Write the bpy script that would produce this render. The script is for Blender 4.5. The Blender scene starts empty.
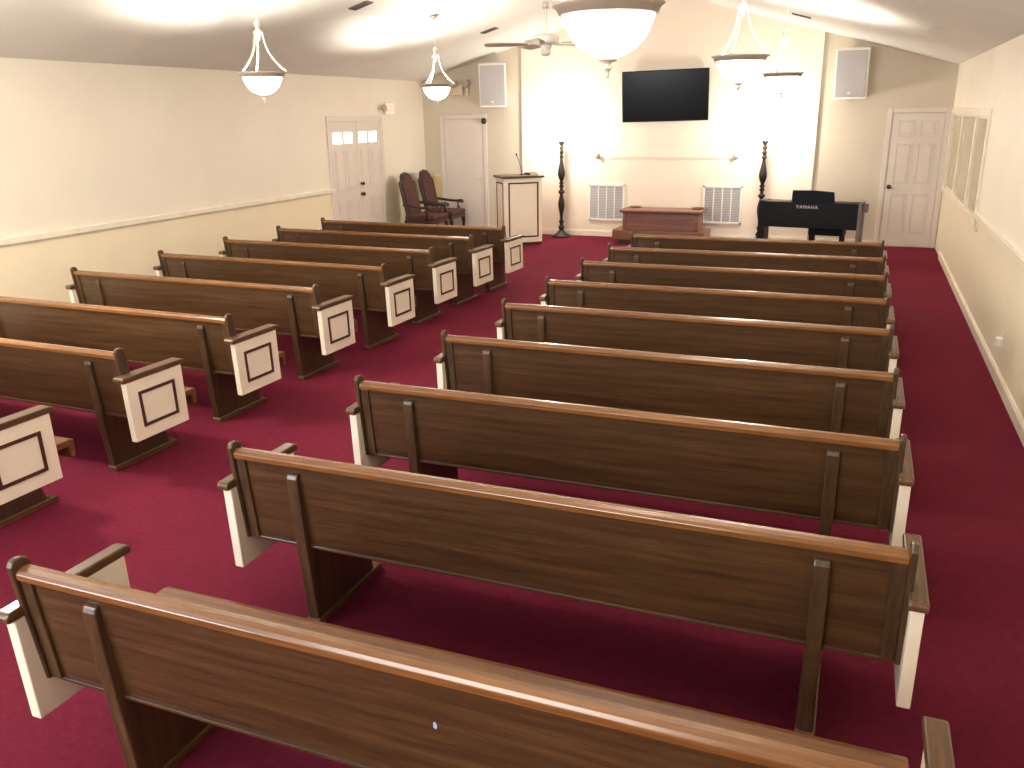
import bpy, bmesh, math, random
from mathutils import Vector, Matrix
random.seed(7)
C = bpy.context.scene.collection
PI = math.pi

# ------------------------------------------------------------------ materials
def srgb(r, g, b):
    f = lambda c: (c/12.92 if c <= 0.04045 else ((c+0.055)/1.055)**2.4)
    return (f(r/255), f(g/255), f(b/255), 1)

def new_mat(name):
    m = bpy.data.materials.new(name); m.use_nodes = True
    nt = m.node_tree
    return m, nt, nt.nodes['Principled BSDF']

def noise(nt, scale, detail=4, rough=0.55, coord='Object', stretch=None):
    tc = nt.nodes.new('ShaderNodeTexCoord')
    n = nt.nodes.new('ShaderNodeTexNoise')
    n.inputs['Scale'].default_value = scale
    n.inputs['Detail'].default_value = detail
    n.inputs['Roughness'].default_value = rough
    if coord == 'World':
        g = nt.nodes.new('ShaderNodeNewGeometry'); src = g.outputs['Position']
    else:
        src = tc.outputs[coord]
    if stretch:
        mp = nt.nodes.new('ShaderNodeMapping'); mp.inputs['Scale'].default_value = stretch
        nt.links.new(src, mp.inputs['Vector']); src = mp.outputs['Vector']
    nt.links.new(src, n.inputs['Vector'])
    return n

def ramp(nt, fac, cols):
    r = nt.nodes.new('ShaderNodeValToRGB')
    els = r.color_ramp.elements
    els[0].position, els[0].color = cols[0]
    els[1].position, els[1].color = cols[-1]
    for p, c in cols[1:-1]:
        e = els.new(p); e.color = c
    nt.links.new(fac, r.inputs['Fac'])
    return r

def bump(nt, b, height, strength, dist=0.01):
    n = nt.nodes.new('ShaderNodeBump')
    n.inputs['Strength'].default_value = strength
    n.inputs['Distance'].default_value = dist
    nt.links.new(height, n.inputs['Height'])
    nt.links.new(n.outputs['Normal'], b.inputs['Normal'])

def mat_plain(name, col, rough=0.5, metal=0.0, var=0.06, scale=6, coat=0.0):
    m, nt, b = new_mat(name)
    n = noise(nt, scale)
    lo = tuple(c*(1-var) for c in col[:3]) + (1,)
    hi = tuple(min(1, c*(1+var)) for c in col[:3]) + (1,)
    r = ramp(nt, n.outputs['Fac'], [(0.3, lo), (0.7, hi)])
    nt.links.new(r.outputs['Color'], b.inputs['Base Color'])
    b.inputs['Roughness'].default_value = rough
    b.inputs['Metallic'].default_value = metal
    b.inputs['Coat Weight'].default_value = coat
    return m

def mat_wood(name, dark, mid, light, rough=0.34, axis='x', coat=0.25):
    m, nt, b = new_mat(name)
    st = {'x': (0.6, 14, 14), 'y': (14, 0.6, 14), 'z': (14, 14, 0.6)}[axis]
    n1 = noise(nt, 2.2, 6, 0.62, 'Object', st)
    st2 = tuple(s*4 for s in st)
    n2 = noise(nt, 2.6, 3, 0.6, 'Object', st2)
    mx = nt.nodes.new('ShaderNodeMix'); mx.data_type = 'FLOAT'
    mx.inputs[0].default_value = 0.35
    nt.links.new(n1.outputs['Fac'], mx.inputs[2]); nt.links.new(n2.outputs['Fac'], mx.inputs[3])
    r = ramp(nt, mx.outputs[0], [(0.33, dark), (0.5, mid), (0.68, light)])
    nt.links.new(r.outputs['Color'], b.inputs['Base Color'])
    b.inputs['Roughness'].default_value = rough
    b.inputs['Coat Weight'].default_value = coat
    b.inputs['Coat Roughness'].default_value = 0.15
    bump(nt, b, n2.outputs['Fac'], 0.06, 0.004)
    return m

def mat_wall(name, upper, lower, zsplit=1.0):
    m, nt, b = new_mat(name)
    g = nt.nodes.new('ShaderNodeNewGeometry')
    sp = nt.nodes.new('ShaderNodeSeparateXYZ')
    nt.links.new(g.outputs['Position'], sp.inputs[0])
    gt = nt.nodes.new('ShaderNodeMath'); gt.operation = 'GREATER_THAN'
    gt.inputs[1].default_value = zsplit
    nt.links.new(sp.outputs['Z'], gt.inputs[0])
    mx = nt.nodes.new('ShaderNodeMix'); mx.data_type = 'RGBA'
    mx.inputs[6].default_value = lower; mx.inputs[7].default_value = upper
    nt.links.new(gt.outputs[0], mx.inputs[0])
    n = noise(nt, 1.3, 3, 0.5, 'World')
    hs = nt.nodes.new('ShaderNodeMix'); hs.data_type = 'RGBA'; hs.blend_type = 'MULTIPLY'
    r = ramp(nt, n.outputs['Fac'], [(0.3, (.95, .95, .94, 1)), (0.7, (1, 1, 1, 1))])
    hs.inputs[0].default_value = 1.0
    nt.links.new(mx.outputs[2], hs.inputs[6]); nt.links.new(r.outputs['Color'], hs.inputs[7])
    nt.links.new(hs.outputs[2], b.inputs['Base Color'])
    b.inputs['Roughness'].default_value = 0.55
    n2 = noise(nt, 60, 3, 0.6, 'World'); bump(nt, b, n2.outputs['Fac'], 0.05, 0.004)
    return m

def mat_emit(name, col, strength, base=None):
    m, nt, b = new_mat(name)
    b.inputs['Base Color'].default_value = base or col
    b.inputs['Emission Color'].default_value = col
    b.inputs['Emission Strength'].default_value = strength
    b.inputs['Roughness'].default_value = 0.3
    return m

def mat_carpet():
    m, nt, b = new_mat('red_carpet')
    fine = noise(nt, 190, 4, 0.7, 'World')
    big = noise(nt, 1.1, 3, 0.55, 'World')
    mid = noise(nt, 26, 5, 0.75, 'World')
    r = ramp(nt, fine.outputs['Fac'], [(0.25, srgb(82, 21, 38)), (0.75, srgb(110, 31, 52))])
    r2 = ramp(nt, big.outputs['Fac'], [(0.3, (.80, .80, .80, 1)), (0.7, (1.08, 1.05, 1.05, 1))])
    r3 = ramp(nt, mid.outputs['Fac'], [(0.3, (.74, .74, .74, 1)), (0.7, (1.16, 1.16, 1.16, 1))])
    a = nt.nodes.new('ShaderNodeMix'); a.data_type = 'RGBA'; a.blend_type = 'MULTIPLY'; a.inputs[0].default_value = 1
    c = nt.nodes.new('ShaderNodeMix'); c.data_type = 'RGBA'; c.blend_type = 'MULTIPLY'; c.inputs[0].default_value = 1
    nt.links.new(r.outputs['Color'], a.inputs[6]); nt.links.new(r2.outputs['Color'], a.inputs[7])
    nt.links.new(a.outputs[2], c.inputs[6]); nt.links.new(r3.outputs['Color'], c.inputs[7])
    nt.links.new(c.outputs[2], b.inputs['Base Color'])
    b.inputs['Roughness'].default_value = 0.95
    b.inputs['Specular IOR Level'].default_value = 0.1
    b.inputs['Sheen Weight'].default_value = 0.25
    b.inputs['Sheen Roughness'].default_value = 0.5
    b.inputs['Sheen Tint'].default_value = srgb(200, 60, 90)
    bump(nt, b, fine.outputs['Fac'], 0.6, 0.006)
    return m

M = {}
M['carpet'] = mat_carpet()
M['wall_left'] = mat_wall('left_wall_paint', srgb(237, 228, 212), srgb(240, 226, 196), 1.0)
M['wall_right'] = mat_wall('right_wall_paint', srgb(244, 234, 216), srgb(236, 223, 196), 1.0)
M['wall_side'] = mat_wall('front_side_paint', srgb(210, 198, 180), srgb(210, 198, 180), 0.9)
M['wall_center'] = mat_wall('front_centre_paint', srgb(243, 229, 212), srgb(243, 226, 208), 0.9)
M['wall_lower'] = mat_plain('lower_wall_paint', srgb(228, 208, 160), 0.55)
M['ceiling'] = mat_plain('ceiling_paint', srgb(232, 230, 224), 0.8, scale=2, var=0.03)
M['trim'] = mat_plain('cream_trim_paint', srgb(236, 226, 206), 0.4)
M['door'] = mat_plain('white_door_paint', srgb(220, 209, 198), 0.4, var=0.02)
M['wood_x'] = mat_wood('pew_wood', srgb(52, 34, 19), srgb(73, 50, 29), srgb(95, 67, 40), 0.36, 'x', 0.2)
M['wood_y'] = mat_wood('arm_wood', srgb(66, 44, 27), srgb(92, 64, 40), srgb(116, 84, 54), 0.34, 'y', 0.2)
M['wood_z'] = mat_wood('upright_wood', srgb(52, 37, 22), srgb(72, 52, 33), srgb(92, 68, 44), 0.36, 'z', 0.2)
M['seat'] = mat_wood('lit_seat_wood', srgb(84, 52, 27), srgb(112, 72, 39), srgb(136, 92, 52), 0.32, 'x', 0.25)  # pew wood with the bright light on the seat painted into its tone
M['rail'] = mat_wood('lit_top_rail_wood', srgb(90, 56, 28), srgb(120, 78, 40), srgb(146, 98, 54), 0.25, 'x', 0.4)  # oranger than the pew backs: light on the glossy rail put into the colour
M['trim_dark'] = mat_plain('dark_brown_moulding', srgb(72, 42, 28), 0.4)
M['panel'] = mat_plain('cream_panel_paint', srgb(238, 226, 206), 0.42, var=0.02)
M['table_wood'] = mat_wood('altar_wood', srgb(100, 62, 50), srgb(128, 82, 66), srgb(150, 102, 84), 0.4, 'x', 0.1)
M['table_wood2'] = mat_wood('altar_step_wood', srgb(104, 68, 46), srgb(128, 86, 58), srgb(150, 104, 74), 0.4, 'x', 0.1)
M['dark_metal'] = mat_plain('dark_bronze', srgb(38, 31, 26), 0.5, 0.1)
M['black'] = mat_plain('black_satin', srgb(24, 25, 28), 0.45)
M['black2'] = mat_plain('black_blue_satin', srgb(18, 22, 30), 0.5)
M['screen'] = mat_plain('tv_screen', srgb(12, 12, 13), 0.2)
for k in ('screen', 'black', 'black2'): M[k].node_tree.nodes['Principled BSDF'].inputs['Specular IOR Level'].default_value = .12
M['grey_side'] = mat_plain('grey_brown_side', srgb(110, 100, 92), 0.5)
M['white_text'] = mat_plain('pale_lettering', srgb(215, 212, 205), 0.5)
M['nickel'] = mat_plain('brushed_nickel', srgb(222, 212, 196), 0.35, 0.4)
M['ring'] = mat_plain('aged_pewter', srgb(178, 164, 148), 0.4, 0.2)
M['bowl'] = mat_emit('frosted_lit_glass', (1, .93, .83, 1), 14.0)
M['bulb'] = mat_emit('added_candle_glow', (1, .92, .80, 1), 20.0)  # glow for the lamps added on the candle stands
M['speaker'] = mat_plain('speaker_shell', srgb(236, 232, 224), 0.45)
M['grille'] = mat_plain('speaker_grille', srgb(176, 172, 172), 0.6, scale=160, var=0.16)
M['vent_grey'] = mat_plain('louvre_grey', srgb(170, 166, 168), 0.5)
M['vent_dark'] = mat_plain('dark_register', srgb(84, 74, 64), 0.6)
M['white'] = mat_plain('white_plastic', srgb(236, 232, 224), 0.4, var=0.02)
M['offwhite'] = mat_plain('almond_plastic', srgb(222, 206, 178), 0.45, var=0.02)
M['chair_wood'] = mat_wood('mahogany_frame', srgb(34, 17, 13), srgb(50, 26, 19), srgb(66, 36, 27), 0.35, 'z', 0.3)
M['chair_cloth'] = mat_plain('burgundy_brocade', srgb(76, 42, 35), 0.8, scale=40, var=0.28)
M['daylight'] = mat_emit('daylit_glass', (1, .98, .94, 1), 2.6)
M['exit_red'] = mat_emit('exit_red', (1, .16, .10, 1), 2.5)
M['exit_face'] = mat_emit('exit_glow_face', (1, .50, .40, 1), 0.55, srgb(240, 210, 200))
M['knob'] = mat_plain('dark_knob', srgb(70, 60, 50), 0.3, 0.6)
M['fan_blade'] = mat_plain('fan_blade', srgb(226, 214, 196), 0.5)
M['reflection_glass'], _nt, _b = new_mat('glass_beige_reflection')  # beige wall reflection painted into the pane colour
_n = noise(_nt, 1.2, 3); _r = ramp(_nt, _n.outputs['Fac'], [(0.3, srgb(176, 164, 134)), (0.7, srgb(198, 186, 156))])
_nt.links.new(_r.outputs['Color'], _b.inputs['Base Color']); _b.inputs['Roughness'].default_value = 0.22
M['blue'] = mat_plain('pale_blue_sticker', srgb(160, 195, 215), 0.4)

# ------------------------------------------------------------------ helpers
def obj(name, bm, mat, parent=None, bevel=0.0, smooth=False, seg=2):
    me = bpy.data.meshes.new(name)
    bmesh.ops.recalc_face_normals(bm, faces=bm.faces)
    bm.to_mesh(me); bm.free()
    me.materials.append(mat)
    if smooth:
        for p in me.polygons: p.use_smooth = True
    o = bpy.data.objects.new(name, me); C.objects.link(o)
    if parent: o.parent = parent
    if bevel:
        b = o.modifiers.new('bevel', 'BEVEL'); b.width = bevel; b.segments = seg
        b.limit_method = 'ANGLE'; b.angle_limit = math.radians(40)
        b.harden_normals = False
    return o

def box(bm, x0, x1, y0, y1, z0, z1):
    vs = [bm.verts.new((x, y, z)) for x in (x0, x1) for y in (y0, y1) for z in (z0, z1)]
    for f in ((0,1,3,2),(4,6,7,5),(0,4,5,1),(2,3,7,6),(0,2,6,4),(1,5,7,3)):
        bm.faces.new([vs[i] for i in f])
    return vs

def BX(*boxes):
    bm = bmesh.new()
    for b in boxes: box(bm, *b)
    return bm

def prism(bm, poly, axis, a, b):
    """poly: list of 2D points in the other two axes (x: (y,z); y: (x,z); z: (x,y))"""
    def P(p, t):
        return {'x': (t, p[0], p[1]), 'y': (p[0], t, p[1]), 'z': (p[0], p[1], t)}[axis]
    va = [bm.verts.new(P(p, a)) for p in poly]; vb = [bm.verts.new(P(p, b)) for p in poly]
    bm.faces.new(va); bm.faces.new(list(reversed(vb)))
    n = len(poly)
    for i in range(n):
        j = (i+1) % n
        bm.faces.new((va[i], va[j], vb[j], vb[i]))

def PR(poly, axis, a, b):
    bm = bmesh.new(); prism(bm, poly, axis, a, b); return bm

def lathe(bm, prof, seg=32, c=(0,0,0), cap=True):
    """prof: (r, z) list"""
    rings = []
    for r, z in prof:
        rings.append([bm.verts.new((c[0]+r*math.cos(2*PI*k/seg), c[1]+r*math.sin(2*PI*k/seg), c[2]+z)) for k in range(seg)])
    for a, b in zip(rings, rings[1:]):
        for k in range(seg):
            l = (k+1) % seg
            bm.faces.new((a[k], a[l], b[l], b[k]))
    if cap:
        bm.faces.new(rings[0]); bm.faces.new(list(reversed(rings[-1])))

def LA(prof, seg=32, c=(0,0,0), cap=True):
    bm = bmesh.new(); lathe(bm, prof, seg, c, cap); return bm

def tube(bm, pts, r, seg=8):
    pts = [Vector(p) for p in pts]
    rad = r if isinstance(r, (list, tuple)) else [r]*len(pts)
    rings = []
    prev = None
    for i, p in enumerate(pts):
        t = (pts[min(i+1, len(pts)-1)] - pts[max(i-1, 0)]).normalized()
        if prev is None:
            u = t.orthogonal().normalized()
        else:
            u = (prev - t*prev.dot(t)).normalized()
        prev = u
        v = t.cross(u)
        rings.append([bm.verts.new(p + rad[i]*(u*math.cos(2*PI*k/seg) + v*math.sin(2*PI*k/seg))) for k in range(seg)])
    for a, b in zip(rings, rings[1:]):
        for k in range(seg):
            l = (k+1) % seg
            bm.faces.new((a[k], a[l], b[l], b[k]))
    bm.faces.new(list(reversed(rings[0]))); bm.faces.new(rings[-1])

def TU(pts, r, seg=8):
    bm = bmesh.new(); tube(bm, pts, r, seg); return bm

def bez(p0, p1, p2, p3, n=12):
    p0, p1, p2, p3 = map(Vector, (p0, p1, p2, p3)); out = []
    for i in range(n+1):
        t = i/n; s = 1-t
        out.append(s*s*s*p0 + 3*s*s*t*p1 + 3*s*t*t*p2 + t*t*t*p3)
    return out

def thing(name, label, cat, loc=(0,0,0), rotz=0.0, group=None):
    o = bpy.data.objects.new(name, None); C.objects.link(o)
    o.empty_display_size = 0.1
    o.location = loc; o.rotation_euler = (0, 0, rotz)
    tag(o, label, cat, group); return o

def tag(o, label, cat, group=None):
    o['label'] = label; o['category'] = cat
    if group: o['group'] = group
    return o

def struct(name, bm, mat, parent=None, **kw):
    o = obj(name, bm, mat, parent, **kw)
    if not parent: o['kind'] = 'structure'
    return o

def text_mesh(name, body, size, extrude, mat, parent, loc, rot, spacing=1.0):
    cu = bpy.data.curves.new(name, 'FONT'); cu.body = body; cu.size = size; cu.extrude = extrude
    cu.align_x = 'CENTER'; cu.align_y = 'CENTER'; cu.space_character = spacing
    to = bpy.data.objects.new(name, cu); C.objects.link(to)
    bpy.context.view_layer.update()
    me = bpy.data.meshes.new_from_object(to.evaluated_get(bpy.context.evaluated_depsgraph_get()))
    bpy.data.objects.remove(to); bpy.data.curves.remove(cu)
    me.materials.clear(); me.materials.append(mat); me.name = name
    o = bpy.data.objects.new(name, me); C.objects.link(o); o.parent = parent
    o.location = loc; o.rotation_euler = rot
    return o

def sthing(name):
    o = bpy.data.objects.new(name, None); C.objects.link(o); o['kind'] = 'structure'; return o

def dup(root, loc, rotz, label=None, group=None):
    r = root.copy(); C.objects.link(r); r.location = loc; r.rotation_euler = (0, 0, rotz)
    if label: r['label'] = label
    if group: r['group'] = group
    for ch in list(root.children):
        c = ch.copy(); C.objects.link(c); c.parent = r
        for g in list(ch.children):
            d = g.copy(); C.objects.link(d); d.parent = c
    return r

# ------------------------------------------------------------------ the room
XL, XR, YF, YB = -7.70, 1.17, 14.90, -3.6
XC = (XL+XR)/2
EAVE, SL = 2.70, 0.28
RIDGE = EAVE + SL*(XR-XC)
def ceil_z(x): return EAVE + SL*((x-XL) if x < XC else (XR-x))
T = 0.16

struct('floor', BX((XL-T, XR+T, YB-T, YF+T, -0.12, 0.0)), M['carpet'])
struct('wall_left', BX((XL-T, XL, YB-T, YF+T, 0, EAVE+0.05)), M['wall_left'])
# window hole in the right wall
WY0, WY1, WZ0, WZ1 = 10.40, 14.70, .96, 2.00
struct('wall_right', BX((XR, XR+T, YB-T, WY0, 0, EAVE+0.05), (XR, XR+T, WY1, YF+T, 0, EAVE+0.05),
                        (XR, XR+T, WY0, WY1, 0, WZ0), (XR, XR+T, WY0, WY1, WZ1, EAVE+0.05)), M['wall_right'])
gab = [(XL-T, 0), (XR+T, 0), (XR+T, EAVE), (XC, RIDGE+0.03), (XL-T, EAVE)]
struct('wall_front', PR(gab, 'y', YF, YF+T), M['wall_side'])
struct('wall_back', PR(gab, 'y', YB-T, YB), M['wall_left'])
CX0, CX1 = -5.715, -0.735
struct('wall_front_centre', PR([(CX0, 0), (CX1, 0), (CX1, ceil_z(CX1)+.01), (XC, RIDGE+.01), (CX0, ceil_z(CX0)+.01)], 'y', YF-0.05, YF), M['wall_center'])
YC = YF-0.05
struct('ceiling', PR([(XL-T, EAVE-SL*T), (XC, RIDGE), (XR+T, EAVE-SL*T), (XR+T, EAVE-SL*T+.16), (XC, RIDGE+.16), (XL-T, EAVE-SL*T+.16)], 'y', YB-T, YF+T), M['ceiling'])

# trim
def profile_rail(x, s, z0, z1, t):   # s: direction into the room
    return [(x, z0), (x+s*t*.3, z0), (x+s*t*.4, z0+(z1-z0)*.18), (x+s*t, z0+(z1-z0)*.28), (x+s*t, z1-.005), (x+s*t*.7, z1), (x, z1)]
struct('baseboard_left', PR([(XL, 0), (XL+.018, 0), (XL+.018, .08), (XL, .1)], 'y', YB, 11.72), M['trim'])
struct('baseboard_right', PR([(XR, 0), (XR-.022, 0), (XR-.022, .085), (XR-.008, .105), (XR, .105)], 'y', YB, 13.86), M['trim'])
struct('baseboard_front', BX((CX0, CX1, YC-.018, YC, 0, .09), (CX1, .26, YF-.018, YF, 0, .09), (-6.41, CX0, YF-.018, YF, 0, .09)), M['trim'])
struct('trim_1', PR(profile_rail(XL, 1, .955, 1.035, .035), 'y', YB, 11.72), M['trim'])
struct('trim_2', PR(profile_rail(XR, -1, .975, 1.045, .03), 'y', YB, 10.30), M['trim'])
struct('trim_3', BX((XL, -7.37, YF-.012, YF, 0.09, .97), (XL, -7.37, YF-.03, YF, .97, 1.03)), M['wall_lower'])

# ---- window 1 (interior window in the right wall)
w = sthing('window_1')
obj('window_frame', BX((XR-.022, XR, WY0-.10, WY0, WZ0-.08, WZ1+.09), (XR-.022, XR, WY1, WY1+.10, WZ0-.08, WZ1+.09),
                       (XR-.022, XR, WY0, WY1, WZ1, WZ1+.09), (XR-.012, XR, WY0-.10, WY1+.1, WZ0-.06, WZ0),
                       (XR, XR+.10, WY0, WY0+.02, WZ0, WZ1), (XR, XR+.10, WY1-.02, WY1, WZ0, WZ1),
                       (XR, XR+.10, WY0, WY1, WZ1-.02, WZ1), (XR, XR+.10, WY0, WY1, WZ0, WZ0+.02)), M['trim'], w, bevel=.004)
for y in (11.60, 13.20):
    obj('mullion', BX((XR-.004, XR+.06, y, y+.09, WZ0+.02, WZ1-.02)), M['trim'], w, bevel=.004)
for a, b in ((WY0+.02, 11.60), (11.69, 13.20), (13.29, WY1-.02)):
    obj('pane', BX((XR+.035, XR+.045, a, b, WZ0+.02, WZ1-.02)), M['reflection_glass'], w)

# ---- doors
def panel_door(name, x0, x1, z1, panels, knob_x, knob_mat, casing=0.075, lever=False):
    """door on the front wall"""
    d = sthing(name)
    y = YF
    obj('door_frame', BX((x0-casing, x0, y-.022, y, 0, z1+casing), (x1, x1+casing, y-.022, y, 0, z1+casing),
                         (x0, x1, y-.022, y, z1, z1+casing)), M['door'], d, bevel=.005)
    W = x1-x0
    obj('door_leaf', BX((x0+.006, x1-.006, y-.012, y, .012, z1-.006)), M['door'], d, bevel=.003)
    for (u0, u1, v0, v1) in panels:
        a, b = x0+u0*W, x0+u1*W
        bm = BX((a, b, y-.018, y-.011, v0, v0+.016), (a, b, y-.018, y-.011, v1-.016, v1),
                (a, a+.016, y-.018, y-.011, v0, v1), (b-.016, b, y-.018, y-.011, v0, v1),
                (a+.04, b-.04, y-.018, y-.011, v0+.04, v1-.04))
        obj('door_panel', bm, M['door'], d, bevel=.004)
    return d
six = []
for a, b in ((.13, .45), (.55, .87)):
    six += [(a, b, .20, .82), (a, b, .98, 1.58), (a, b, 1.68, 1.92)]
d1 = panel_door('door_1', .345, 1.085, 2.03, six, 0, None)
bm = LA([(.026, 0), (.026, .012), (.012, .014), (.012, .035), (.030, .045), (.034, .06), (.026, .072), (.004, .076)], 20)
bmesh.ops.rotate(bm, verts=bm.verts, matrix=Matrix.Rotation(PI/2, 3, 'X'))
bmesh.ops.translate(bm, verts=bm.verts, vec=(.405, YF-.012, .93))
obj('door_knob', bm, M['knob'], d1, smooth=True)
d2 = panel_door('door_2', -7.28, -6.49, 2.03, [], 0, None)
bm = BX((-6.57, -6.53, YF-.02, YF-.012, .92, 1.04)); tube(bm, [(-6.55, YF-.02, .98), (-6.55, YF-.06, .98), (-6.66, YF-.065, .98)], .010)
obj('door_handle', bm, M['nickel'], d2)

# double door on the left wall
d3 = sthing('door_3')
DY0, DY1, DZ = 11.73, 13.25, 2.03
cs = .085
obj('door_frame', BX((XL, XL+.025, DY0-cs, DY0, 0, DZ+cs), (XL, XL+.025, DY1, DY1+cs, 0, DZ+cs), (XL, XL+.025, DY0, DY1, DZ, DZ+cs)), M['door'], d3, bevel=.005)
DM = (DY0+DY1)/2
for k, (a, b) in enumerate(((DY0+.006, DM-.004), (DM+.004, DY1-.006))):
    lf = obj('door_leaf', BX((XL, XL+.014, a, b, .012, DZ-.008)), M['door'], d3, bevel=.003)
    Wd = b-a
    for u0, u1 in ((.07, .40), (.50, .82)):
        ya, yb = a+u0*Wd, a+u1*Wd
        obj('pane', BX((XL+.012, XL+.018, ya, yb, 1.70, 1.865)), M['daylight'], lf)
    for u0, u1 in ((.10, .46), (.54, .90)):
        ya, yb = a+u0*Wd, a+u1*Wd
        for v0, v1 in ((.20, .82), (.98, 1.60)):
            bm = BX((XL+.013, XL+.020, ya, yb, v0, v0+.016), (XL+.013, XL+.020, ya, yb, v1-.016, v1),
                    (XL+.013, XL+.020, ya, ya+.016, v0, v1), (XL+.013, XL+.020, yb-.016, yb, v0, v1),
                    (XL+.013, XL+.020, ya+.04, yb-.04, v0+.04, v1-.04))
            obj('door_panel', bm, M['door'], lf)
for z, r in ((.88, .034), (1.05, .028)):
    bm = LA([(r*.8, 0), (r*.8, .012), (r*.4, .014), (r*.4, .03), (r, .04), (r, .055), (r*.6, .066)], 16)
    bmesh.ops.rotate(bm, verts=bm.verts, matrix=Matrix.Rotation(PI/2, 3, 'Y'))
    bmesh.ops.translate(bm, verts=bm.verts, vec=(XL+.014, DM+.045, z))
    obj('door_knob', bm, M['knob'], d3, smooth=True)

# ------------------------------------------------------------------ pews
def rounded(poly_top):  # utility for rounded ends
    return poly_top

def make_pew(h, label, group, off, inset):
    """h: half length of the back board.  y forward, x along the pew, origin on the floor under the rear top edge"""
    t = thing('church_pew', label, 'pew', group=group)
    # back board, slanted: rear top (0,.80) -> rear bottom (.045,.385)
    obj('backrest', PR([(.006, .775), (.048, .385), (.074, .385), (.032, .775)], 'x', -h, h), M['wood_x'], t, bevel=.004)
    obj('bottom_rail', PR([(.050, .383), (.050, .397), (.040, .397), (.040, .383)], 'x', -h+.02, h-.02), M['wood_x'], t, bevel=.003)
    obj('top_rail', PR([(-.012, .770), (-.014, .792), (-.006, .803), (.012, .808), (.034, .806), (.046, .797), (.046, .770)], 'x', -h, h), M['rail'], t, bevel=.003)
    # seat with deep rounded front
    obj('seat', PR([(.06, .385), (.06, .425), (.30, .418), (.55, .428), (.574, .422), (.582, .405), (.574, .320), (.545, .316), (.540, .385)], 'x', -h-.008, h+.008), M['seat'], t, bevel=.006)
    for s in (-1, 1):
        # end post (slanted board with rounded top)
        top = [(-.022, .795), (-.024, .818), (-.016, .833), (0, .840), (.020, .838), (.038, .828), (.046, .808)]
        poly = [(.026, .385)] + top + [(.098, .385)]
        a, b = sorted((s*h, s*(h+.023)))
        obj('end_post', PR(poly, 'x', a, b), M['wood_z'], t, bevel=.006)
        # inner stile along the back board end
        a, b = sorted((s*(h-.045), s*h))
        obj('end_stile', PR([(-.004, .77), (.034, .392), (.050, .392), (.012, .77)], 'x', a, b), M['wood_z'], t, bevel=.003)
        # arm panel hanging outside the post
        x0 = h+off[0 if s < 0 else 1]; x1 = x0+.042
        a, b = sorted((s*x0, s*x1))
        p = obj('arm_panel', PR([(-.040, .640), (-.022, .262), (.415, .262), (.405, .640)], 'x', a, b), M['panel'], t, bevel=.004)
        xo = s*x1; xi = s*(x1+.006)
        a, b = sorted((xo-s*.001, xi))
        q = [(.040, .565), (.050, .340), (.335, .340), (.330, .565)]
        w_ = .019
        bm = bmesh.new()
        qi = [(.040+w_, .565-w_), (.050+w_, .340+w_), (.335-w_, .340+w_), (.330-w_, .565-w_)]
        for i in range(4):
            j = (i+1) % 4
            prism(bm, [q[i], q[j], qi[j], qi[i]], 'x', a, b)
        obj('trim_frame', bm, M['trim_dark'], p)
        # arm cap
        a, b = sorted((s*(h+.008), s*(x1+.007)))
        obj('armrest', PR([(-.062, .640), (-.066, .662), (-.056, .676), (.05, .678), (.41, .676), (.432, .668), (.436, .650), (.430, .640)], 'x', a, b), M['wood_y'], t, bevel=.008)
        # support, set in from the end
        xc = s*(h-inset[0 if s < 0 else 1])
        poly = [(.052, 0), (.012, .40), (-.008, .68), (-.010, .715), (-.003, .734), (.012, .740), (.028, .728), (.055, .60), (.090, .43), (.47, .385), (.48, .30), (.50, .12), (.52, .03), (.52, 0)]
        obj('support', PR(poly, 'x', xc-.026, xc+.026), M['wood_z'], t, bevel=.006)
        obj('foot', PR([(.045, 0), (.045, .030), (.055, .036), (.565, .036), (.585, .024), (.585, 0)], 'x', xc-.034, xc+.034), M['wood_y'], t, bevel=.005)
    return t

R_Y = [1.606, 2.640, 3.628, 4.640, 5.627, 6.570, 7.540, 8.465, 9.425]
right_lab = [
    'brown wooden pew nearest the viewer, cut by the bottom edge of the photo',
    'brown wooden pew directly in front of the nearest pew, right side block',
    'third brown wooden pew from the viewer in the right side block',
    'fourth brown wooden pew from the viewer in the right side block',
    'middle brown wooden pew of the nine in the right side block, fifth either way',
    'fourth brown wooden pew from the altar table in the right side block',
    'third brown wooden pew from the altar table in the right side block',
    'second brown wooden pew from the altar table in the right side block',
    'frontmost brown wooden pew of the right side block, just before the altar table']
RXC, RH = -1.030, 1.283
pew0 = make_pew(RH, right_lab[0], 'pews of the right side block', (.012, .018), (.277, .25))
pew0.location = (RXC+.012, R_Y[0], 0)
for y, lb in list(zip(R_Y, right_lab))[1:]:
    dup(pew0, (RXC, y, 0), 0.0, lb)
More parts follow.
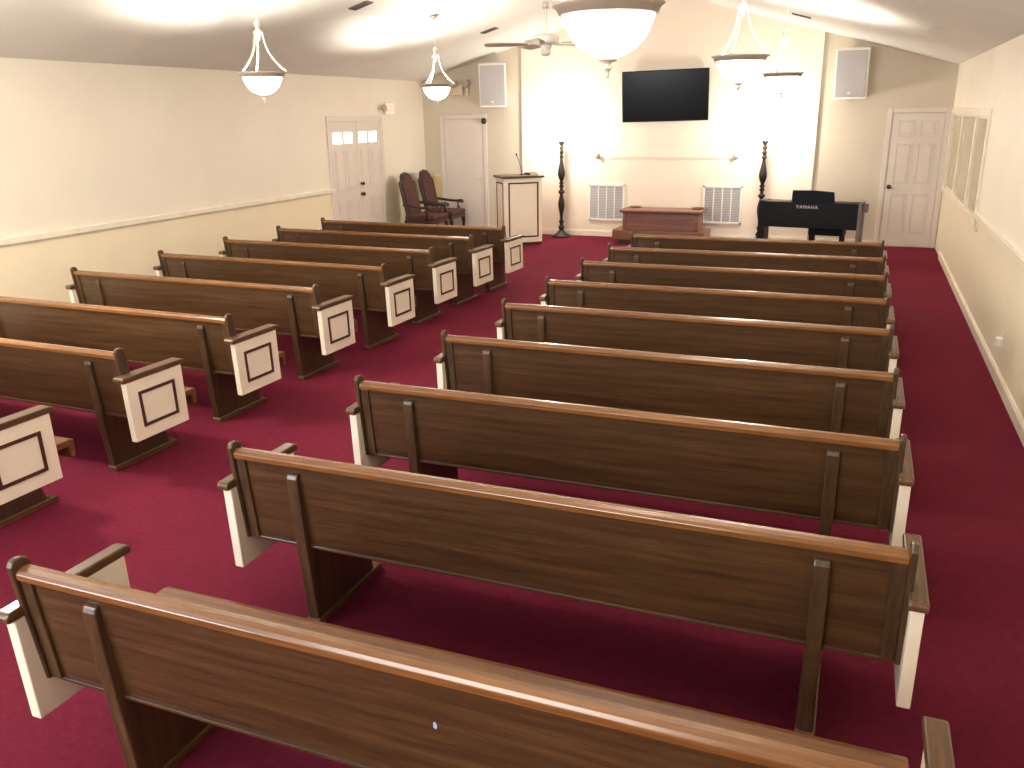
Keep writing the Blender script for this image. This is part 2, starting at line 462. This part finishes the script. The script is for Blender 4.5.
# pale blue speck stuck on the back of the nearest pew
L_RE = [(-3.985, 2.665, -.020), (-3.985, 3.646, -.022), (-3.965, 4.600, -.022), (-3.995, 5.690, -.022),
        (-3.965, 6.725, -.030), (-4.000, 7.745, -.038), (-3.995, 8.715, -.050), (-3.960, 9.590, -.056)]
left_lab = [
    'left block pew cut off by the left photo edge, only its white arm panel showing',
    'second nearest pew of the left block, white arm panel in front of red aisle',
    'third nearest pew of the left block along the red centre aisle',
    'fourth nearest pew of the left block, first whose far left end is in view',
    'fourth pew from the pulpit in the left block, with square trimmed white panel',
    'third pew from the pulpit in the left block, with square trimmed white panel',
    'second pew from the pulpit in the left block, with square trimmed white panel',
    'frontmost pew of the left block, its white arm panel overlapping the pulpit']
LH = 1.32
lp = make_pew(LH, left_lab[0], 'pews of the left side block', (.022, .040), (.27, .245))
for i, ((x, y, a), lb) in enumerate(zip(L_RE, left_lab)):
    k = (1, 1, 1, 1, 1, 1, 1.008, 1.0)[i]
    loc = (x - k*LH*math.cos(a), y - k*LH*math.sin(a), 0)
    if i == 0:
        lp.location = loc; lp.rotation_euler = (0, 0, a)
    else:
        dup(lp, loc, a, lb).scale.x = k
bm = bmesh.new()
bm.faces.new([bm.verts.new((x + .132 + .295, .0225 + (.617-z-.011)*.1077, z + .006)) for x, z in ((-.302, .600), (-.292, .598), (-.290, .612), (-.295, .622), (-.301, .618))])
stk = obj('sticker', bm, M['blue'], pew0); stk['label'] = 'tiny pale blue speck'

# ------------------------------------------------------------------ pendant lights
def make_pendant(label):
    t = thing('pendant_light', label, 'lamp', group='bowl pendant lights hung from the sloped ceiling')
    R = .205
    obj('bowl', LA([(.004, -.185), (.06, -.178), (.105, -.155), (.145, -.115), (.172, -.06), (.186, -.012), (.180, -.012), (.166, -.058), (.139, -.110), (.10, -.148), (.055, -.170), (.004, -.176)], 40), M['bowl'], t, smooth=True)
    obj('ring', LA([(.178, -.030), (.196, -.026), (.206, -.006), (.222, .004), (.222, .014), (.200, .016), (.182, .004)] , 40, cap=False), M['ring'], t, smooth=True)
    obj('finial', LA([(.003, -.262), (.008, -.255), (.006, -.245), (.012, -.232), (.022, -.222), (.010, -.212), (.014, -.205), (.036, -.196), (.040, -.186), (.02, -.178)], 16), M['nickel'], t, smooth=True)
    obj('stem', TU([(0, 0, .30), (0, 0, .41), (0, 0, .43)], [.012, .014, .008], 10), M['nickel'], t, smooth=True)
    obj('crown', LA([(.012, .345), (.040, .352), (.046, .372), (.026, .386), (.018, .40), (.034, .43), (.030, .455), (.012, .47)], 20), M['nickel'], t, smooth=True)
    for k in range(3):
        a = 2*PI*k/3 + .35
        ca, sa = math.cos(a), math.sin(a)
        P = lambda r, z: (r*ca, r*sa, z)
        pts = bez(P(.040, .375), P(.055, .20), P(.11, .14), P(.205, .045), 14) + bez(P(.222, .035), P(.236, .030), P(.236, .010), P(.214, .008), 6)
        obj('arm', TU(pts, .0085, 8), M['nickel'], t, smooth=True)
    return t

def finish_pendant(t, x, y, z):
    t.location = (x, y, z)
    zc = ceil_z(x) - z
    obj('rod', TU([(0, 0, .455), (0, 0, zc-.02)], .0055, 8), M['nickel'], t)
    s = SL if x < XC else -SL
    bm = LA([(.012, -.045), (.045, -.030), (.066, -.012), (.066, 0)], 24)
    bmesh.ops.rotate(bm, verts=bm.verts, matrix=Matrix.Rotation(-math.atan(s), 3, 'Y'))
    bmesh.ops.translate(bm, verts=bm.verts, vec=(0, 0, zc))
    obj('canopy', bm, M['ring'], t, smooth=True)
    l = bpy.data.lights.new('pendant_bulb_light', 'POINT'); l.energy = 110; l.color = (1, .945, .82); l.shadow_soft_size = .035
    lo = bpy.data.objects.new('pendant_bulb_light', l); C.objects.link(lo); lo.location = (x, y, z-.075)

P_SPOT = [(-5.37, 7.12, 2.51, 'pendant light nearest on the left, hanging before the cream left wall'),
          (-5.39, 10.85, 2.49, 'pendant light farther back on the left, near the left speaker'),
          (-.98, 3.50, 2.51, 'largest and nearest pendant light, cut by the top edge of the photo'),
          (-.98, 7.33, 2.51, 'middle pendant light of the right row, right of the television'),
          (-.93, 10.52, 2.485, 'farthest pendant light of the right row, before the right speaker')]
base = make_pendant(P_SPOT[0][3])
copies = [base] + [dup(base, (0, 0, 0), 0.0, p[3]) for p in P_SPOT[1:]]
for t, p in zip(copies, P_SPOT): finish_pendant(t, *p[:3])
copies[2].rotation_euler = (0, 0, .5)

# ------------------------------------------------------------------ ceiling fan
f = thing('ceiling_fan', 'white ceiling fan on a long rod under the ridge', 'fan', (XC, 9.22, 2.80))
obj('down_rod', TU([(0, 0, .14), (0, 0, RIDGE-2.80-.04)], .012, 10), M['white'], f)
obj('canopy', LA([(.02, -.10), (.055, -.075), (.07, -.02), (.07, 0)], 24, (0, 0, RIDGE-2.80-.005)), M['white'], f, smooth=True)
obj('rod_coupling', LA([(.014, .36), (.035, .365), (.04, .40), (.03, .43), (.014, .435)], 20), M['nickel'], f, smooth=True)
obj('motor', LA([(.05, .012), (.125, .015), (.138, .028), (.138, .092), (.125, .105), (.04, .12)], 32), M['white'], f, smooth=True)
obj('light_kit', LA([(.004, -.105), (.035, -.10), (.052, -.08), (.054, -.05), (.04, -.04), (.06, -.02), (.06, .012)], 24), M['white'], f, smooth=True)
for k in range(5):
    a = 2*PI*k/5 + 2.30
    bm = bmesh.new()
    vs = []
    for r, wd in ((.19, .05), (.30, .062), (.50, .072), (.62, .07), (.655, .045)):
        vs.append((r, wd))
    top = []
    pts = [(r, wd) for r, wd in vs] + [(r, -wd) for r, wd in reversed(vs)]
    prism(bm, pts, 'z', .012, .020)
    box(bm, .10, .22, -.02, .02, .010, .016)
    bmesh.ops.rotate(bm, verts=bm.verts, matrix=Matrix.Rotation(math.radians(11), 3, 'X'))
    bmesh.ops.rotate(bm, verts=bm.verts, matrix=Matrix.Rotation(a, 3, 'Z'))
    obj('fan_blade', bm, M['fan_blade'], f)

# ------------------------------------------------------------------ ceiling registers
reg_lab = ['dark ceiling register above the nearer left pendant light',
           'dark ceiling register between the left speaker and fan',
           'dark ceiling register beside the farthest right pendant light']
for (x, y), lb in zip(((-5.49, 9.2), (-5.47, 12.88), (-.95, 12.85)), reg_lab):
    s = SL if x < XC else -SL
    t = thing('ceiling_register', lb, 'air vent', (x, y, ceil_z(x)), 0, 'ceiling registers')
    t.rotation_euler = (0, -math.atan(s), 0); t.scale = (.66, .75, 1)
    obj('register_frame', BX((-.19, .19, -.10, -.08, -.012, 0), (-.19, .19, .08, .10, -.012, 0), (-.19, -.17, -.08, .08, -.012, 0), (.17, .19, -.08, .08, -.012, 0)), M['vent_dark'], t)
    obj('louvre', BX(*[(-.17, .17, -.075+.025*k, -.065+.025*k, -.010, -.001) for k in range(7)]), M['vent_dark'], t)

# ------------------------------------------------------------------ front wall fittings
# television
tv = thing('television', 'black flat television tilted down high on the front wall', 'television', (-3.155, YC-.085, 2.35))
bm = BX((-.715, .715, 0, .045, -.405, .405))
obj('tv_body', bm, M['black'], tv, bevel=.006)
obj('tv_screen', BX((-.70, .70, -.003, .001, -.385, .39)), M['screen'], tv)
obj('wall_mount', BX((-.2, .2, .045, .085, -.15, .15)), M['black'], tv)
tv.rotation_euler = (math.radians(4), math.radians(-.9), math.radians(1.5))

# loudspeakers
def speaker(name_label, x, z, rz, rx):
    t = thing('wall_speaker', name_label, 'speaker', (x, YF-.28, z), 0, 'white speakers on the front wall')
    hw, hh = .245, .365
    obj('cabinet', PR([(-hw, 0), (hw, 0), (hw*.72, .22), (-hw*.72, .22)], 'z', -hh, hh), M['speaker'], t, bevel=.012)
    g = obj('grille', BX((-hw+.03, hw-.03, -.012, .003, -hh+.03, hh-.03)), M['grille'], t, bevel=.008)
    obj('badge', BX((-.035, .012, -.018, -.010, -hh+.075, -hh+.11)), M['nickel'], t)
    obj('bracket', BX((-.05, .05, .12, .25, -hh-.03, -hh), (-.04, .04, .20, .26, -.12, .12)), M['ring'], t)
    t.rotation_euler = (rx, 0, rz)
speaker('white speaker box high on the front wall, left of the television', -6.17, 2.585, math.radians(14), math.radians(7))
speaker('white speaker box high on the front wall, right of the television', -.30, 2.60, math.radians(-5), math.radians(7))

# emergency light with two lamp heads
t = thing('emergency_light', 'beige emergency light with two round heads above left front door', 'emergency light', (-6.90, YF+.004, 2.52))
obj('battery_box', BX((-.16, .05, -.08, 0, -.08, .10)), M['offwhite'], t, bevel=.008)
for x in (-.12, .13):
    bm = LA([(.03, 0), (.07, .04), (.075, .075), (.06, .08)], 20)
    bmesh.ops.rotate(bm, verts=bm.verts, matrix=Matrix.Rotation(math.radians(100), 3, 'X'))
    bmesh.ops.translate(bm, verts=bm.verts, vec=(x, -.06, .13))
    obj('lamp_head', bm, M['ring'], t, smooth=True)
obj('conduit', BX((.10, .15, -.05, 0, -.10, .10)), M['offwhite'], t, bevel=.004)
# dark round fitting at the door corner
bm = LA([(.05, 0), (.055, .02), (.045, .045), (.02, .055)], 20)
bmesh.ops.rotate(bm, verts=bm.verts, matrix=Matrix.Rotation(PI/2, 3, 'X'))
bmesh.ops.translate(bm, verts=bm.verts, vec=(-6.46, YF-.02, 1.99))
tag(obj('door_alarm', bm, M['knob'], smooth=True), 'small dark round fitting at top right corner of left front door', 'door alarm')

# rail with two brackets
t = thing('wall_rail', 'thin white rail between two small grey brackets below the television', 'rail', (-3.13, YC, 1.385))
obj('rod', TU([(-1.17, -.045, 0), (1.17, -.045, 0)], .006, 8), M['white'], t)
for x in (-1.175, 1.175):
    bm = LA([(.045, 0), (.048, .02), (.03, .035), (.03, .06), (.04, .07), (.02, .08)], 18)
    bmesh.ops.rotate(bm, verts=bm.verts, matrix=Matrix.Rotation(PI/2, 3, 'X'))
    bmesh.ops.translate(bm, verts=bm.verts, vec=(x, 0, 0))
    obj('bracket', bm, M['ring'], t, smooth=True)

# return air grilles
for x, lb in ((-4.135, 'white return air grille low on the wall left of the altar table'), (-2.135, 'white return air grille low on the wall right of the altar table')):
    t = thing('air_grille', lb, 'air vent', (x, YC, .595), 0, 'return air grilles')
    hw, hh = .325, .315
    obj('grille_frame', BX((-hw, hw, -.025, 0, hh-.035, hh), (-hw, hw, -.025, 0, -hh, -hh+.035), (-hw, -hw+.035, -.025, 0, -hh, hh), (hw-.035, hw, -.025, 0, -hh, hh)), M['white'], t, bevel=.004)
    for k in range(3):
        xx = -hw+.035 + (2*hw-.07)*(k+1)/4
        obj('mullion', BX((xx-.010, xx+.010, -.022, -.002, -hh+.03, hh-.03)), M['white'], t)
    bm = bmesh.new()
    n = 20
    for k in range(n):
        z = -hh+.04 + (2*hh-.08)*k/n
        prism(bm, [(-.016, z), (-.004, z+.020), (-.002, z+.020), (-.014, z)], 'x', -hw+.03, hw-.03)
    obj('louvre', bm, M['vent_grey'], t)

# exit sign on the left wall
t = thing('exit_sign', 'lit red exit sign with lamp head above the white double doors', 'sign', (XL, 13.57, 2.22), 0)
obj('sign_housing', BX((0, .05, -.15, .15, -.09, .10)), M['white'], t, bevel=.006)
obj('sign_face', BX((.050, .054, -.14, .14, -.08, .09)), M['exit_face'], t)
text_mesh('exit_letters', 'EXIT', .155, .002, M['exit_red'], t, (.0565, 0, .005), (PI/2, 0, PI/2))
for y in (-.24,):
    bm = LA([(.02, 0), (.055, .03), (.062, .07), (.05, .075)], 18)
    bmesh.ops.rotate(bm, verts=bm.verts, matrix=Matrix.Rotation(math.radians(75), 3, 'Y'))
    bmesh.ops.translate(bm, verts=bm.verts, vec=(.03, y, .0))
    obj('lamp_head', bm, M['ring'], t, smooth=True)
obj('arm', TU([(.02, -.14, 0), (.03, -.22, 0)], .014, 8), M['grey_side'], t)

# outlets on the right wall
t = thing('power_outlet', 'cream outlet with white plug adapter low on the right wall', 'outlet', (XR, 7.55, .34))
obj('outlet_plate', BX((-.008, 0, -.04, .04, -.06, .06)), M['white'], t, bevel=.003)
obj('plug_adapter', BX((-.05, -.008, -.03, .03, -.045, .015)), M['white'], t, bevel=.005)
t = thing('wall_sensor', 'tiny pale fitting on the right wall below the window corner', 'wall fitting', (XR, 10.15, .89))
bm = LA([(.03, 0), (.03, .01), (.015, .012), (.015, .03)], 16)
bmesh.ops.rotate(bm, verts=bm.verts, matrix=Matrix.Rotation(-PI/2, 3, 'Y'))
obj('sensor_base', bm, M['offwhite'], t, smooth=True)

# ------------------------------------------------------------------ lectern
th = math.radians(39)
W_, D_, H_ = .66, .47, 1.10
B = Vector((-4.911, 13.651, 0))
ex = Vector((math.cos(th), math.sin(th), 0)); ey = Vector((-math.sin(th), math.cos(th), 0))
ctr = B - ex*(W_/2) + ey*(D_/2)
t = thing('pulpit', 'cream pulpit with dark trim and brown top at the front left', 'pulpit', ctr, th)
hw, hd = W_/2, D_/2
obj('body', BX((-hw, hw, -hd, hd, .045, H_)), M['panel'], t, bevel=.005)
obj('plinth', BX((-hw+.015, hw-.015, -hd+.015, hd-.015, 0, .05)), M['trim_dark'], t)
obj('top', BX((-hw-.035, hw+.035, -hd-.035, hd+.035, H_, H_+.035)), M['wood_x'], t, bevel=.008)
def frame_y(x0, x1, z0, z1, y, w_=.023):
    return BX((x0, x1, y-.007, y+.001, z0, z0+w_), (x0, x1, y-.007, y+.001, z1-w_, z1), (x0, x0+w_, y-.007, y+.001, z0+w_, z1-w_), (x1-w_, x1, y-.007, y+.001, z0+w_, z1-w_))
def frame_x(y0, y1, z0, z1, x, w_=.023):
    return BX((x-.007, x+.001, y0, y1, z0, z0+w_), (x-.007, x+.001, y0, y1, z1-w_, z1), (x-.007, x+.001, y0, y0+w_, z0+w_, z1-w_), (x-.007, x+.001, y1-w_, y1, z0+w_, z1-w_))
obj('trim_frame', frame_y(-hw+.075, hw-.065, .13, H_-.07, -hd), M['trim_dark'], t)
obj('trim_frame', frame_x(-hd+.05, hd-.05, .13, H_-.07, -hw), M['trim_dark'], t)
mic = thing('microphone', 'thin black gooseneck microphone standing on the pulpit', 'microphone', ctr + ex*.06 + Vector((0, 0, H_+.035)), th)
obj('mic_base', LA([(.03, 0), (.03, .012), (.01, .018)], 16), M['black'], mic)
obj('gooseneck', TU([(0, 0, .015), (-.02, 0, .12), (-.06, 0, .24), (-.085, 0, .31)], .005, 8), M['black'], mic, smooth=True)
obj('mic_head', TU([(-.083, 0, .305), (-.088, 0, .32), (-.098, 0, .345), (-.10, 0, .35)], [.007, .013, .013, .006], 10), M['black'], mic, smooth=True)
bk = thing('book', 'small closed brown book lying on the pulpit top', 'book', ctr + ex*.22 + Vector((0, 0, H_+.035)), th+.2)
obj('cover', BX((-.075, .075, -.10, .10, 0, .004), (-.075, .075, -.10, .10, .026, .030), (-.079, -.073, -.10, .10, 0, .030)), M['chair_cloth'], bk)
obj('page_block', BX((-.072, .070, -.095, .095, .004, .026)), M['panel'], bk)

# ------------------------------------------------------------------ tall candle stands
PROF = [(.17, 0), (.172, .018), (.15, .035), (.11, .055), (.075, .075), (.055, .10), (.038, .12), (.056, .15), (.056, .17), (.034, .195), (.028, .22), (.044, .25), (.044, .27), (.028, .295), (.026, .33), (.030, .38),
        (.044, .45), (.058, .53), (.058, .59), (.044, .65), (.028, .71), (.030, .73), (.058, .755), (.058, .775), (.030, .80), (.026, .83), (.046, .86), (.026, .89), (.046, .915), (.028, .94), (.030, .96),
        (.050, 1.00), (.066, 1.06), (.062, 1.12), (.046, 1.19), (.032, 1.26), (.024, 1.31), (.024, 1.325), (.040, 1.345), (.040, 1.36), (.022, 1.38), (.022, 1.395), (.040, 1.42), (.040, 1.435), (.022, 1.455), (.022, 1.47), (.040, 1.495), (.036, 1.51), (.022, 1.53), (.045, 1.57), (.056, 1.605), (.05, 1.61), (.02, 1.60)]
for (x, y), lb in zip(((-4.89, 14.60), (-1.475, 14.55)), ('tall dark turned candle stand beside the pulpit', 'tall dark turned candle stand behind the digital piano')):
    t = thing('candle_stand', lb, 'candle stand', (x, y, 0), 0, 'tall candle stands')
    obj('turned_post', LA([(r*(.98 if z < 1.5 else 1.0) if z > .1 else r, z*1.022) for r, z in PROF], 24), M['dark_metal'], t, smooth=True)
    cd = thing('added_candle_lamp', 'added glowing white candle lamp on the ' + ('left stand beside the pulpit' if x < -3 else 'right stand behind the piano'), 'lamp', (x, y, 1.636), 0, 'added candle lamps')  # lamp added on the stand to account for the bright wall
    obj('added_candle_globe', LA([(.018, 0), (.03, .02), (.034, .06), (.026, .10), (.012, .135), (.003, .15)], 16), M['bulb'], cd, smooth=True)
    l = bpy.data.lights.new('added_wall_glow', 'POINT'); l.energy = 85; l.color = (1, .93, .80); l.shadow_soft_size = .10  # added light in front of the stand, brightens the wall behind
    lo = bpy.data.objects.new('added_wall_glow', l); C.objects.link(lo); lo.location = (x, y-.25, 1.88)

# ------------------------------------------------------------------ altar table
t = thing('altar_table', 'low reddish brown altar table on a wooden step before the front wall', 'table', (-2.97, 14.25, 0))
obj('step_base', BX((-.74, .64, -.20, .28, 0, .08)), M['trim_dark'], t)
obj('step', BX((-.825, .705, -.26, .36, .075, .235)), M['table_wood2'], t, bevel=.010)
bm = BX((-.67, .585, -.18, .28, .235, .52))
obj('body', bm, M['table_wood'], t, bevel=.006)
for x in (-.665, .52):
    obj('corner_post', BX((x, x+.06, -.20, -.17, .235, .52)), M['table_wood'], t, bevel=.008)
obj('moulding', BX((-.69, .61, -.21, .31, .505, .53)), M['table_wood'], t, bevel=.010)
obj('table_top', BX((-.715, .64, -.25, .32, .53, .562)), M['table_wood'], t, bevel=.008)
for x, lb in ((-.55, 'flat wooden offering plate on the left end of the altar table'), (.50, 'flat wooden offering plate on the right end of the altar table')):
    o = obj('offering_plate', LA([(.07, 0), (.09, .004), (.102, .018), (.106, .020), (.094, .010), (.06, .008)], 24), M['table_wood2'], smooth=True)
    o.location = (-2.97+x, 14.25+.20, .562)
    tag(o, lb, 'plate', 'offering plates')

# ------------------------------------------------------------------ digital piano
t = thing('digital_piano', 'black digital piano with a raised music rest, seen from behind', 'piano', (-.675, 13.42, 0), math.radians(-8))
hw = .73
obj('back_panel', BX((-hw, hw-.05, 0, .03, .43, .80)), M['black'], t, bevel=.006)
obj('keyboard_case', BX((-hw, hw-.05, .03, .36, .66, .80)), M['black'], t, bevel=.010)
obj('key_lid', BX((-hw+.10, hw-.10, .04, .30, .80, .806)), M['black'], t)
obj('music_rest', PR([(-.27, .80), (-.262, .968), (.02, .975), (.325, .955), (.345, .80)], 'y', .05, .075), M['black2'], t, bevel=.006)
for x0, x1, m in ((-hw, -hw+.10, 'black'), (hw-.05, hw, 'grey_side')):
    obj('side_leg', BX((x0, x1, -.005, .30, 0, .815)), M[m], t, bevel=.006)
obj('end_block', BX((hw, hw+.06, .08, .20, .68, .80)), M['grey_side'], t, bevel=.006)
obj('crossbar', BX((-hw+.10, hw-.05, .12, .16, .10, .16)), M['black'], t)
text_mesh('brand_lettering', 'YAMAHA', .068, .0015, M['white_text'], t, (-.03, -.003, .735), (PI/2, 0, 0), 1.18)
pb = thing('piano_bench', 'black bench tucked behind the digital piano', 'bench', (-.41, 14.05, 0), math.radians(-8))
obj('bench_seat', BX((-.26, .26, -.16, .16, .40, .46)), M['black'], pb, bevel=.012)
obj('bench_apron', BX((-.25, .25, -.15, .15, .265, .405)), M['black'], pb, bevel=.004)
for x in (-.24, .20):
    for y in (-.14, .10):
        obj('leg', BX((x, x+.04, y, y+.04, 0, .41)), M['black'], pb)

# ------------------------------------------------------------------ pulpit chairs
def make_chair(label):
    t = thing('throne_chair', label, 'chair', group='high backed pulpit chairs')
    # local: faces +x, origin at floor centre; back at x=-.33
    def bk_pt(y, u):   # u height along the back
        return (-.26 - .16*(u-.42)/.75, y, u)
    prof = [(-.245, .42), (-.262, .95), (-.255, 1.005), (-.205, 1.02), (-.182, 1.05), (-.165, 1.095), (-.11, 1.14), (0, 1.162), (.11, 1.14), (.165, 1.095), (.182, 1.05), (.205, 1.02), (.255, 1.005), (.262, .95), (.245, .42)]
    def slab(pr, x_off, th):
        bm = bmesh.new()
        va = [bm.verts.new((bk_pt(y, z)[0]+x_off, y, z)) for y, z in pr]
        vb = [bm.verts.new((bk_pt(y, z)[0]+x_off+th, y, z)) for y, z in pr]
        bm.faces.new(va); bm.faces.new(list(reversed(vb)))
        for i in range(len(pr)):
            j = (i+1) % len(pr); bm.faces.new((va[i], va[j], vb[j], vb[i]))
        return bm
    obj('back_frame', slab(prof, 0, .05), M['chair_wood'], t, bevel=.008)
    inner = [(y*.88, .45 + (z-.42)*.925) for y, z in prof]
    obj('back_cushion', slab(inner, .045, .03), M['chair_cloth'], t, bevel=.012)
    obj('seat_frame', BX((-.28, .30, -.29, .29, .31, .365)), M['chair_wood'], t, bevel=.010)
    obj('seat_cushion', BX((-.27, .31, -.29, .29, .36, .452)), M['chair_cloth'], t, bevel=.03, seg=3)
    for s in (-1, 1):
        y = s*.28
        obj('armrest', TU(bez((-.29, y, .625), (-.1, y, .605), (.08, y*1.05, .57), (.20, y*1.08, .59), 10) + [Vector((.235, y*1.08, .58)), Vector((.235, y*1.08, .55))], [.022]*9+[.026, .030, .030, .022], 10), M['chair_wood'], t, smooth=True)
        obj('arm_post', TU([(.16, y, .36), (.15, y, .42), (.17, y, .47), (.15, y*1.03, .52), (.17, y*1.05, .575)], [.026, .020, .028, .018, .024], 10), M['chair_wood'], t, smooth=True)
        obj('leg', TU([(.26, y*.93, .35), (.265, y*.93, .28), (.275, y*.93, .22), (.27, y*.93, .14), (.265, y*.93, .06), (.275, y*.93, .03), (.275, y*.93, 0)], [.034, .040, .030, .022, .018, .030, .030], 10), M['chair_wood'], t, smooth=True)
        obj('leg', TU([(-.25, y*.9, .35), (-.27, y*.9, .2), (-.31, y*.9, 0)], [.028, .024, .022], 8), M['chair_wood'], t, smooth=True)
    return t
c0 = make_chair('high backed burgundy throne chair nearer the double doors')
c0.location = (-7.075, 13.62, 0)
dup(c0, (-7.085, 14.36, 0), 0.0, 'high backed burgundy throne chair nearer the front left corner')

# ------------------------------------------------------------------ lights
def area(name, loc, target, size, size_y, energy, color):
    l = bpy.data.lights.new(name, 'AREA'); l.shape = 'RECTANGLE'; l.size = size; l.size_y = size_y; l.energy = energy; l.color = color
    o = bpy.data.objects.new(name, l); C.objects.link(o); o.location = loc
    o.rotation_euler = (Vector(target)-Vector(loc)).to_track_quat('-Z', 'Y').to_euler()
    return o
area('rear_window_light', (-6.2, -3.3, 1.8), (-4.2, 6, .4), 2.4, 1.6, 240, (.80, .89, 1.0))
area('rear_room_light', (-2.5, -2.6, 3.0), (-3, 6, .8), 3.0, 1.2, 185, (1, .96, .90))
l = bpy.data.lights.new('unseen_pendant_light', 'POINT'); l.energy = 250; l.color = (1, .945, .82); l.shadow_soft_size = .2
lo = bpy.data.objects.new('unseen_pendant_light', l); C.objects.link(lo); lo.location = (-5.4, 3.4, 2.45)

wd = bpy.data.worlds.new('world'); bpy.context.scene.world = wd; wd.use_nodes = True
wd.node_tree.nodes['Background'].inputs['Color'].default_value = (.9, .92, 1, 1)
wd.node_tree.nodes['Background'].inputs['Strength'].default_value = 0.3

# ------------------------------------------------------------------ camera
F_PX, YAW, PIT, ROL, HC = 854.9, .3834, .3071, -.0166, 2.123
cy, sy, cp, sp = math.cos(YAW), math.sin(YAW), math.cos(PIT), math.sin(PIT)
Fv = Vector((-sy*cp, cy*cp, -sp)); R0 = Vector((cy, sy, 0)); U0 = R0.cross(Fv)
Rv = math.cos(ROL)*R0 + math.sin(ROL)*U0; Uv = -math.sin(ROL)*R0 + math.cos(ROL)*U0
cam = bpy.data.cameras.new('camera'); cam.sensor_width = 36; cam.lens = F_PX*36/1024; cam.clip_start = .05
co = bpy.data.objects.new('camera', cam); C.objects.link(co)
m = Matrix((Rv, Uv, -Fv)).transposed().to_4x4(); m.translation = Vector((0, 0, HC))
co.matrix_world = m
bpy.context.scene.camera = co

vs = bpy.context.scene.view_settings
vs.view_transform = 'Standard'; vs.look = 'None'; vs.exposure = 0.15; vs.gamma = 1.0
